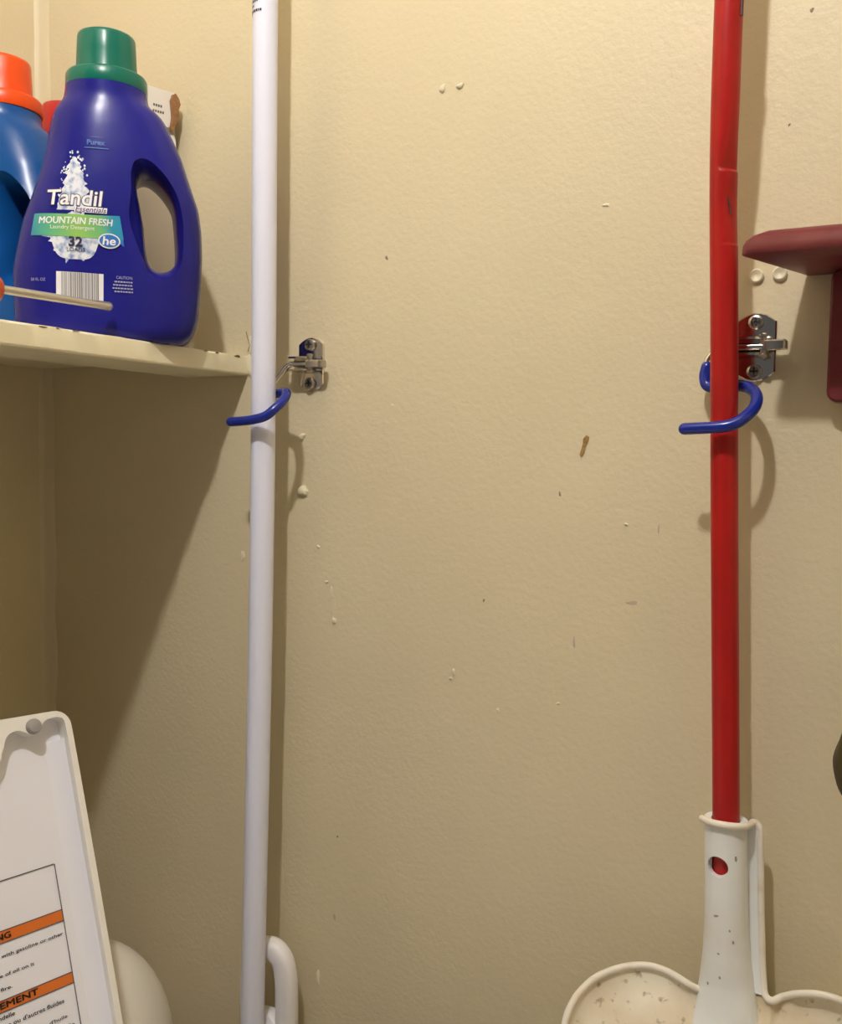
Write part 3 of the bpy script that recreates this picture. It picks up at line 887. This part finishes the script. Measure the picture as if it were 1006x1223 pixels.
# water splash print: crown above, ring of water below, loose drops
def splash_shape(cx, cz, rad, seed, amp, n=90):
    rnd = random.Random(seed)
    out = []
    for k in range(n):
        a = 2 * math.pi * k / n
        spike = amp * max(0, rnd.gauss(0.15, 0.6)) if k % 3 == 0 else 0
        out.append((a, rad * (1 + spike + 0.05 * math.sin(5 * a))))
    v, f = [], []
    rr = [0.0, 0.35, 0.65, 0.85, 1.0]
    for s in rr:
        for a, r in out:
            q = r if s > 0.9 else rad
            v.append((cx + q * s * math.cos(a), cz + q * s * math.sin(a) * 0.98))
    for j in range(len(rr) - 1):
        for k in range(n):
            f.append((j * n + k, j * n + (k + 1) % n, (j + 1) * n + (k + 1) % n, (j + 1) * n + k))
    return v, f


dmesh('splash_print', splash_shape(-0.0160, 0.0790, 0.0190, 4, 0.22), M['splash'], 0.0003, 'white and pale blue water splash print')
rnd = random.Random(9)
v, f = [], []
nz = 26
for j in range(nz + 1):
    t = j / nz
    z = 0.1000 + 0.0430 * t
    hw = (0.0125 * (1 - t) ** 0.75 + 0.0012) * (1 + 0.25 * rnd.uniform(-1, 1) * (t > 0.25))
    cxx = -0.0160 + 0.0006 * rnd.uniform(-1, 1)
    for i in range(7):
        v.append((cxx + hw * (-1 + 2 * i / 6), z))
for j in range(nz):
    for i in range(6):
        a = j * 7 + i
        f.append((a, a + 1, a + 8, a + 7))
for _ in range(34):
    t = rnd.random(); side = rnd.choice((-1, 1))
    z = 0.112 + 0.036 * t
    x = -0.016 + side * (0.0105 * (1 - t) ** 0.8 + rnd.uniform(0.0005, 0.006) * (1 - 0.5 * t))
    r = rnd.uniform(0.0003, 0.0009)
    k = len(v)
    v += [(x + r * math.cos(q), z + r * 1.3 * math.sin(q)) for q in [2 * math.pi * i / 7 for i in range(7)]]
    f.append(tuple(range(k, k + 7)))
dmesh('splash_print', (v, f), M['splash'], 0.00035, 'white water crown print with drops')

bq = grid_quad((-0.0466, 0.0972), (0.0179, 0.0978), (0.0209, 0.0790), (-0.0494, 0.0798), 24, 4, sag=-0.0008)
ban = dmesh('banner', bq, M['banner'], 0.0006, 'teal and green banner print')
uv = ban.data.uv_layers.new(name='UVMap')
us = [Vector(v_.co) for v_ in ban.data.vertices]
ws = [p.dot(B1.w) for p in us]
lo, hi = min(ws), max(ws)
for lp in ban.data.loops:
    uv.data[lp.index].uv = ((ws[lp.vertex_index] - lo) / (hi - lo), 0.5)
# folded tail of the banner at the right
dmesh('banner_tail', grid_quad((0.0100, 0.0860), (0.0190, 0.0900), (0.0212, 0.0735), (0.0130, 0.0795), 4, 4), M['print_sky'], 0.00045)
dmesh('lettering', text2d('Tandil', -0.0375, 0.0060, 0.1030, 0.1170, 0.045, 0.12), M['print_navy'], 0.0007, 'dark outline of the brand lettering')
dmesh('lettering', text2d('Tandil', -0.0366, 0.0052, 0.1038, 0.1162, 0.016, 0.12), M['print_white'], 0.0010, 'white brand lettering')
dmesh('lettering_patch', grid_quad((-0.0155, 0.1035), (0.0085, 0.1030), (0.0080, 0.0985), (-0.0165, 0.0985), 8, 2), M['print_white'], 0.0007)
dmesh('lettering', text2d('Essentials', -0.0158, 0.0078, 0.0988, 0.1032, 0.01, 0.3), M['print_purple'], 0.0009)
dmesh('lettering', bold(text2d('MOUNTAIN FRESH', -0.0432, 0.0125, 0.0890, 0.0943, 0.0, 0.15), 0.00018), M['print_white'], 0.0009, 'white capitals on the banner')
dmesh('lettering', text2d('Laundry Detergent', -0.0345, -0.0012, 0.0838, 0.0878, 0.0), M['print_white'], 0.0009)
dmesh('lettering', text2d('32', -0.0209, -0.0103, 0.0710, 0.0791, 0.035), M['print_navy'], 0.0009)
dmesh('lettering', text2d('LOADS', -0.0222, -0.0085, 0.0672, 0.0704, 0.0), M['print_navy'], 0.0009)
ov = lambda rx, rz: ([(0.0098 + rx * math.cos(2 * math.pi * k / 32), 0.0772 + rz * math.sin(2 * math.pi * k / 32)) for k in range(32)], [tuple(range(32))])
dmesh('oval_mark', ov(0.0085, 0.0060), M['print_white'], 0.0010)
dmesh('oval_mark', ov(0.0074, 0.0050), M['print_sky'], 0.0013)
dmesh('lettering', text2d('he', 0.0046, 0.0148, 0.0738, 0.0806, 0.02, 0.1), M['print_white'], 0.0016)
dmesh('lettering', text2d('Purex', -0.0066, 0.0072, 0.1530, 0.1572, 0.03), M['print_dim'], 0.0006)
dmesh('lettering', text2d('COMPARE TO', -0.0040, 0.0058, 0.1588, 0.1600, 0.0), M['print_dim'], 0.0006)
dmesh('printed_line', grid_quad((-0.0085, 0.1510), (0.0100, 0.1510), (0.0100, 0.1502), (-0.0085, 0.1502), 6, 1), M['print_dim'], 0.0006)
dmesh('barcode', grid_quad((-0.0303, 0.0512), (0.0052, 0.0508), (0.0050, 0.0288), (-0.0306, 0.0276), 14, 8), M['print_white'], 0.0005, 'white barcode panel')
rnd = random.Random(2)
v, f = [], []
x = -0.0265
while x < 0.0015:
    w = rnd.choice((0.0003, 0.0004, 0.0007, 0.0010))
    q = grid_quad((x, 0.0508), (x + w, 0.0508), (x + w, 0.0292), (x, 0.0292), 1, 6)
    k = len(v); v += q[0]; f += [tuple(i + k for i in ff) for ff in q[1]]
    x += w + rnd.choice((0.0003, 0.0005, 0.0007))
dmesh('barcode_bars', (v, f), M['print_bar'], 0.0009)
dmesh('lettering', text2d('50 FL OZ', -0.0495, -0.0385, 0.0435, 0.0458, 0.01), M['print_pale'], 0.0006)
dmesh('lettering', text2d('CAUTION:', 0.0150, 0.0276, 0.0478, 0.0502, 0.006), M['print_pale'], 0.0006)
for k, (a, b_) in enumerate(((0.0135, 0.0276), (0.0125, 0.0272), (0.0120, 0.0278), (0.0135, 0.0278))):
    v, f = [], []
    x = a
    while x < b_:
        w = rnd.uniform(0.0008, 0.0022)
        q = grid_quad((x, 0.0462 - 0.0026 * k), (min(x + w, b_), 0.0462 - 0.0026 * k), (min(x + w, b_), 0.0450 - 0.0026 * k), (x, 0.0450 - 0.0026 * k), 2, 1)
        kk = len(v); v += q[0]; f += [tuple(i + kk for i in ff) for ff in q[1]]
        x += w + 0.0005
    dmesh('printed_line', (v, f), M['print_pale'], 0.0006)

# the second bottle, turned so that its handle side faces the room
T2 = [(z, max(l, -0.0560 + U0 * 0), r * 0.96, b, e) for z, l, r, b, e in T1]
B2 = Bottle((-0.7570, -0.1120, SH_T), 14.0, 1.05, T2)
b2 = thing('detergent_bottle', 'mid blue detergent bottle with orange cap at the left edge', 'bottle', (-0.7570, -0.1120, SH_T), 'laundry bottles on the shelf')
body2 = mesh('body', B2.body(), M['blue_bottle2'], b2, 45)
boolean(body2, handle_cut(B2, [(u * 0.96, z) for u, z in HOLE]))
cap_parts(B2, b2, M['orange_cap'])

# red container behind, between the two bottles
redc = thing('red_container', 'red plastic container glimpsed between the two blue bottles', 'container', (-0.762, -0.036, SH_T))
mesh('body', lathe([(0.026, 0), (0.0295, 0.003), (0.0295, 0.175), (0.027, 0.188), (0.021, 0.196), (0.0205, 0.205)], (-0.762, -0.036, SH_T), (0, 0, 1), 40), M['red_plastic'], redc)
mesh('lid', lathe([(0.0235, 0), (0.0245, 0.002), (0.0240, 0.040), (0.0225, 0.0445), (0.016, 0.046)], (-0.762, -0.036, SH_T + 0.204), (0, 0, 1), 40), M['red_plastic'], redc)

# torn white carton behind the bottle, one end to the wall
ca = math.radians(69.0)
CU = Vector((math.cos(ca), math.sin(ca), 0)); CN = Vector((math.sin(ca), -math.cos(ca), 0))      # along the face, out of the face
CO = Vector((-0.6414, -0.0120, 0))
CL, CT, CTOP = 0.050, 0.046, 0.298
carton = thing('carton', 'white carton with torn brown corner behind the green capped bottle', 'box', tuple(CO - CU * CL / 2 - CN * CT / 2 + Vector((0, 0, SH_T))))
def cpt(u, n, z):
    return tuple(CO + CU * u + CN * n + Vector((0, 0, z)))
def cbox(u0, u1, n0, n1, z0, z1):
    v, f = box(u0, u1, n0, n1, z0, z1)
    return [cpt(*p) for p in v], f
t_ = 0.0014
mesh('front_panel', prism([(-CL, SH_T), (0, SH_T), (0.0, 0.2940), (-0.0025, 0.3000), (-0.0065, 0.2985), (-0.0085, 0.2940), (-0.0125, 0.2900), (-0.016, 0.2860), (-CL, 0.2860)], CO, CU, (0, 0, 1), -t_, 0, CN), M['carton'], carton, 0)
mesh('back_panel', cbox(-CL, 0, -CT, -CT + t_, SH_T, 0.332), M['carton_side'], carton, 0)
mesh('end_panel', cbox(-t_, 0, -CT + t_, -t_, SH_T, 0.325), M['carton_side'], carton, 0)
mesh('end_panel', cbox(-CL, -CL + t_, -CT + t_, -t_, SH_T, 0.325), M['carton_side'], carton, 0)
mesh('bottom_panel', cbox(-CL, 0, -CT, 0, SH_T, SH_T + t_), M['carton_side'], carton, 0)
mesh('inner_shade_block', cbox(-CL + 0.002, -0.002, -CT + 0.004, -0.004, SH_T + 0.003, 0.290), M['carton_shade'], carton, 0)  # solid dark block painting the shade of the open carton
flap = mesh('flap', prism([(-CL, 0.3030), (-0.0070, 0.3055), (-0.0055, 0.3150), (-0.0060, 0.3220), (-0.0035, 0.3300), (-0.0010, 0.3385), (-CL, 0.3400)], CO, CU, (0, 0, 1), -0.0005, 0.0010, CN), M['carton'], carton, 0, label='white flap with tiny print')
v, f = [], []
for r_, (a, b_, z) in enumerate(((-0.0235, -0.0160, 0.3220), (-0.0240, -0.0130, 0.3165))):
    x = a
    while x < b_:
        q = prism([(x, z), (x + 0.0016, z), (x + 0.0016, z + 0.0022), (x, z + 0.0022)], CO, CU, (0, 0, 1), 0.0009, 0.00125, CN)
        k = len(v); v += q[0]; f += [tuple(i + k for i in ff) for ff in q[1]]
        x += 0.0024
mesh('printed_line', (v, f), M['grey_print'], flap, 0)
tor = [(-0.0072, 0.3058), (-0.0055, 0.3010), (-0.0030, 0.3030), (0.0005, 0.3120), (0.0030, 0.3180), (0.0022, 0.3240), (0.0040, 0.3290), (0.0025, 0.3340), (-0.0010, 0.3385), (-0.0050, 0.3360), (-0.0070, 0.3300), (-0.0062, 0.3220), (-0.0052, 0.3150)]
mesh('torn_edge', prism(tor, CO, CU, (0, 0, 1), 0.0004, 0.0030, CN, bevel=0.0008), M['carton_torn'], carton, 0, label='torn brown board edge')

# thin steel rod tool with orange grip lying along the front of the shelf
RX0 = -0.5705
tool = thing('rod_tool', 'thin grey metal rod with an orange grip lying before the bottles', 'tool', (RX0, -0.30, SH_T))
rzz = lambda y: 0.1096 + (y + 0.26) * 0.021
mesh('rod', tube([(RX0, y, rzz(y)) for y in (-0.30, -0.26, -0.22, -0.18)] + [(RX0, -0.1655, rzz(-0.1655))], [0.0031, 0.0031, 0.0031, 0.0031, 0.0036], 16, True), M['rod_steel'], tool, 60)
gp = [(0.0045, 0), (0.0095, 0.003), (0.0120, 0.010), (0.0130, 0.018), (0.0160, 0.030), (0.0190, 0.050), (0.0198, 0.075), (0.0185, 0.098), (0.0195, 0.115), (0.0180, 0.128), (0.0100, 0.134)]
mesh('grip', lathe(gp, (RX0 - 0.0, -0.2650, 0.1085), (0, -1, 0), 28), M['orange_grip'], tool, 60)

# ================================================================== washing machine with its lid up
LH = Vector((math.sin(math.radians(15)), math.cos(math.radians(15)), 0))
LB = Vector((-math.cos(math.radians(15)), math.sin(math.radians(15)), 0))
bt = math.radians(20)
LV = Vector((0, 0, 1)) * math.cos(bt) + LB * math.sin(bt)
LN = LH.cross(LV)
LO = Vector((-0.594, -0.1868, -0.2212))
washer = thing('washing_machine', 'white washing machine with its lid raised at lower left', 'appliance', (-0.30, -0.50, -EYE))
LW, LHT, REC = 0.52, 0.345, 0.014
def lpt(u, v, n):
    return tuple(LO + LH * u + LV * v + LN * n)
out = []
for k in range(7):
    a = math.radians(90 - 90 * k / 6)
    out.append((-0.013 + 0.0135 * math.cos(a), -0.0025 + 0.0135 * math.sin(a)))
outline = [(-LW, 0.011), (-0.06, 0.0125), (-0.035, 0.0118)] + out + [(0.0008, -0.05), (0.0010, -0.12), (0.0005, -0.20), (0.0, -LHT), (-LW, -LHT)]
lid = mesh('lid', prism(outline, LO, LH, LV, -REC - 0.012, -REC, LN), M['enamel'], washer, 30, label='raised white enamel lid')
inner = [(-0.0048, -0.3), (-0.0044, -0.22), (-0.0040, -0.12), (-0.0040, -0.0381), (-0.0041, -0.0113), (-0.0046, 0.0015), (-0.0060, 0.0044), (-0.0090, 0.0058), (-0.0117, 0.0062), (-0.0150, 0.0061), (-0.0178, 0.0056), (-0.0203, 0.0047), (-0.0223, 0.0033), (-0.0240, 0.0005), (-0.0268, -0.0030), (-0.0310, -0.0042), (-0.0345, -0.0026), (-0.0372, -0.0007), (-0.0400, 0.0010), (-0.0431, 0.0017), (-0.0462, 0.0013), (-0.0490, 0.0001),
         (-0.0512, -0.0016), (-0.0527, -0.0036), (-0.0538, -0.0062), (-0.0542, -0.0088), (-0.0555, -0.0110), (-0.0568, -0.0130), (-0.0573, -0.0162), (-0.0588, -0.0182), (-0.0640, -0.0230)]
# scalloped inner edge goes on out of the picture
x = -0.070
while x > -LW + 0.05:
    inner += [(x, -0.024), (x - 0.012, -0.018), (x - 0.024, -0.008), (x - 0.034, -0.004), (x - 0.046, -0.008), (x - 0.056, -0.018)]
    x -= 0.066
inner += [(-LW + 0.03, -0.03), (-LW + 0.006, -0.05), (-LW + 0.006, -0.3)]
outer_loop = [(0.0005, -0.3), (0.0005, -0.22), (0.0010, -0.12), (0.0009, -0.0381), (0.0006, -0.0113)] + out[::-1] + [(-0.030, 0.0116), (-0.06, 0.0125), (-0.20, 0.012), (-0.36, 0.0115), (-LW + 0.01, 0.011), (-LW, 0.0), (-LW, -0.05), (-LW, -0.3)]
rim_poly = outer_loop + inner[::-1]
mesh('lid_rim', prism(rim_poly, LO, LH, LV, -REC - 0.001, 0.0, LN), M['enamel_rim'], lid, 35, label='ivory raised rim with scalloped edge')
mesh('bumper', [*lathe([(0.0060, 0), (0.0060, 0.003), (0.0048, 0.0055), (0.002, 0.0062)], lpt(-0.0300, 0.0022, -0.001), LN, 24)], M['rubber'], lid, 50)
# inner bulge of the panel along the right border
S = []
for vv in np.linspace(-0.012, -0.335, 12):
    S.append([lpt(-0.0042, vv, -REC - 0.001), lpt(-0.0042, vv, -REC + 0.0075), lpt(-0.0065, vv, -REC + 0.0055), lpt(-0.0100, vv, -REC + 0.0028), lpt(-0.0150, vv, -REC + 0.0008), lpt(-0.0190, vv, -REC - 0.0003), lpt(-0.0190, vv, -REC - 0.001)])
mesh('panel_edge', loft(S), M['enamel'], lid, 60)


def lprint(name, pf, m, off=0.0004, label=None):
    return mesh(name, ([lpt(u, v_, -REC + off) for u, v_ in pf[0]], pf[1]), m, lid, 0, label)


def quad(x0, x1, y0, y1):
    return [(x0, y0), (x1, y0), (x1, y1), (x0, y1)], [(0, 1, 2, 3)]


LX1 = -0.0250
LX0 = -0.185
for q in (quad(LX0, LX1 - 0.0008, -0.1044, -0.1036), quad(LX0, LX1, -0.1388, -0.1380), quad(LX0, LX1, -0.1470, -0.1462), quad(LX0, LX1, -0.1850, -0.1842), quad(LX0, LX1, -0.1926, -0.1918), quad(LX1 - 0.0008, LX1, -0.260, -0.1042), quad(LX0, LX0 + 0.0008, -0.260, -0.1042), quad(LX0, LX1, -0.2605, -0.2597)):
    lprint('border_line', q, M['grey_print'], 0.0006)
lprint('orange_band', quad(LX0, LX1 - 0.0004, -0.1462, -0.1380), M['orange_print'], 0.0004, 'orange warning band')
lprint('orange_band', quad(LX0, LX1 - 0.0004, -0.1918, -0.1842), M['orange_print'], 0.0004, 'orange warning band')
lprint('lettering', bold(text2d('WARNING', -0.1010, -0.0655, -0.1444, -0.1402), 0.0003), M['black_print'], 0.0008)
lprint('lettering', bold(text2d('AVERTISSEMENT', -0.1180, -0.0525, -0.1900, -0.1858), 0.0003), M['black_print'], 0.0008)
for s, a, b_, y in (('Never place items dampened with gasoline or other', -0.1360, -0.0278, -0.1572), ('oils. Anything that has ever had any type of oil on it', -0.1580, -0.0522, -0.1700), ('can result in death, explosion, or fire.', -0.1520, -0.0699, -0.1792),
                    ("d'une chandelle", -0.1020, -0.0710, -0.1970), ("d'articles mouill\u00e9s d'essence ou d'autres fluides", -0.1330, -0.0350, -0.2030), ("qui ont re\u00e7u tout genre d'huile", -0.1000, -0.0345, -0.2145), ("ou un incendie.", -0.0620, -0.0290, -0.2215)):
    lprint('lettering', bold(text2d(s, a, b_, y, y + 0.0030), 0.0001), M['black_print'], 0.0008)
# cabinet and top deck under the picture, set square to the lid
DZ = -0.555
hinge = LO - LV * LHT
cu0, cu1 = -LW - 0.02, 0.02
def wbox(u0, u1, n0, n1, z0, z1, r=0.012):
    D = Vector((LB.x, LB.y, 0))
    v, f = prism(rrect(u0, u1, n0, n1, r, 4), (LO.x, LO.y, 0), LH, -D, z0, z1, Vector((0, 0, 1)))
    return v, f
hn = (Vector((hinge.x, hinge.y, 0)) - Vector((LO.x, LO.y, 0))).dot(-LB)
mesh('cabinet', wbox(cu0, cu1, hn - 0.09, hn + 0.40, -EYE + 0.012, DZ - 0.02), M['enamel'], washer, 30)
mesh('top_deck', wbox(cu0 - 0.004, cu1 + 0.004, hn - 0.094, hn + 0.404, DZ - 0.02, DZ), M['enamel'], washer, 30)
for du in (cu0 + 0.06, cu1 - 0.06):
    for dn in (hn - 0.03, hn + 0.34):
        p = Vector((LO.x, LO.y, 0)) + LH * du - LB * dn
        mesh('foot', lathe([(0.018, 0), (0.02, 0.003), (0.016, 0.0125)], (p.x, p.y, -EYE), (0, 0, 1), 20), M['rubber'], washer)
for du in (-0.10, -LW + 0.10):
    p = hinge + LH * du - LN * (REC + 0.004)
    mesh('hinge', tube([tuple(p - LH * 0.02), tuple(p + LH * 0.02)], 0.008, 14), M['screw'], washer)

# ================================================================== cream domed bin behind the lid
BX, BY, BZ = -0.662, -0.110, -0.573
binr = thing('domed_bin', 'cream plastic rounded bin top peeking out behind the raised lid', 'bin', (BX, BY, -EYE))
S = []
for a in (0, 6, 14, 22, 30, 38, 46, 54, 62, 70, 77, 83, 87, 89.5):
    r = math.cos(math.radians(a)); z = BZ + 0.110 * math.sin(math.radians(a))
    S.append(ell(BX, BY, z, 0.078 * r, 0.078 * r, 56))
mesh('dome_lid', loft(S), M['cream_plastic'], binr, 60)
mesh('tub', loft([ell(BX, BY, z, 0.074 * k, 0.074 * k, 56) for z, k in ((-EYE, 0.80), (-EYE + 0.004, 0.83), (-0.70, 0.92), (BZ - 0.012, 1.0), (BZ - 0.001, 1.0))]), M['cream_plastic'], binr, 40)

# ================================================================== white dustpan with loop handle behind the white pole
dp = thing('dustpan', 'white plastic dustpan with an open loop handle behind the pole', 'dustpan', (-0.512, -0.03, -EYE))
loop_c = [(x_ - 0.0018, y_, z_ - 0.004) for x_, y_, z_ in [(-0.5310, -0.030, -0.5400), (-0.5325, -0.030, -0.5100), (-0.5295, -0.030, -0.4800), (-0.5210, -0.030, -0.4640), (-0.5080, -0.030, -0.4590), (-0.4975, -0.030, -0.4650), (-0.4925, -0.030, -0.4800), (-0.4912, -0.030, -0.5050), (-0.4920, -0.030, -0.5350), (-0.4990, -0.030, -0.5500)]]
lp_ = catmull(loop_c, 6)
# flattened strap section: wide in the wall plane
S = []
for i, p in enumerate(lp_):
    a = lp_[max(0, i - 1)]; b_ = lp_[min(len(lp_) - 1, i + 1)]
    T = Vector(b_ - a).normalized(); Nn = Vector((T.z, 0, -T.x)); Yv = Vector((0, 1, 0))
    S.append([tuple(Vector(p) + Nn * 0.0103 * math.copysign(abs(math.cos(t)) ** 0.7, math.cos(t)) + Yv * 0.0085 * math.copysign(abs(math.sin(t)) ** 0.7, math.sin(t))) for t in [2 * math.pi * k / 20 for k in range(20)]])
mesh('loop_handle', loft(S), M['white_plastic'], dp, 60)
S = []
for z, x0, x1, y0, y1 in ((-0.5235, -0.5230, -0.5060, -0.036, -0.024), (-0.5330, -0.5350, -0.4930, -0.039, -0.021), (-0.5480, -0.5400, -0.4840, -0.040, -0.020), (-0.580, -0.5360, -0.4880, -0.040, -0.018), (-0.640, -0.5500, -0.4740, -0.038, -0.016), (-0.670, -0.6000, -0.4240, -0.036, -0.012), (-0.858, -0.6150, -0.4090, -0.026, -0.010)):
    S.append([(x, y, z) for x, y in rrect(x0, x1, y0, y1, min(0.0055, (y1 - y0) * 0.45), 4)])
mesh('pan', loft(S), M['white_plastic'], dp, 50)

# ================================================================== bare bulb
lamp = thing('light_bulb', 'bare lit bulb in a ceiling socket above the shelf', 'lamp', (LAMP[0], LAMP[1], LAMP[2] - LAMP_RADIUS))
mesh('glass', lathe([(LAMP_RADIUS * math.cos(math.radians(a)), LAMP_RADIUS * math.sin(math.radians(a))) for a in range(-88, 75, 9)], LAMP, (0, 0, 1), 28), M['bulb'], lamp)
mesh('screw_base', lathe([(0.0060, 0), (0.0130, 0.004), (0.0130, 0.028), (0.0110, 0.030)], (LAMP[0], LAMP[1], LAMP[2] + LAMP_RADIUS * 0.93), (0, 0, 1), 24), M['brass'], lamp)
mesh('ceiling_socket', lathe([(0.0180, 0), (0.0230, 0.004), (0.0240, 0.040), (0.0460, 0.060), (0.0520, Z_C - LAMP[2] - 0.040)], (LAMP[0], LAMP[1], LAMP[2] + 0.040), (0, 0, 1), 32), M['socket'], lamp)
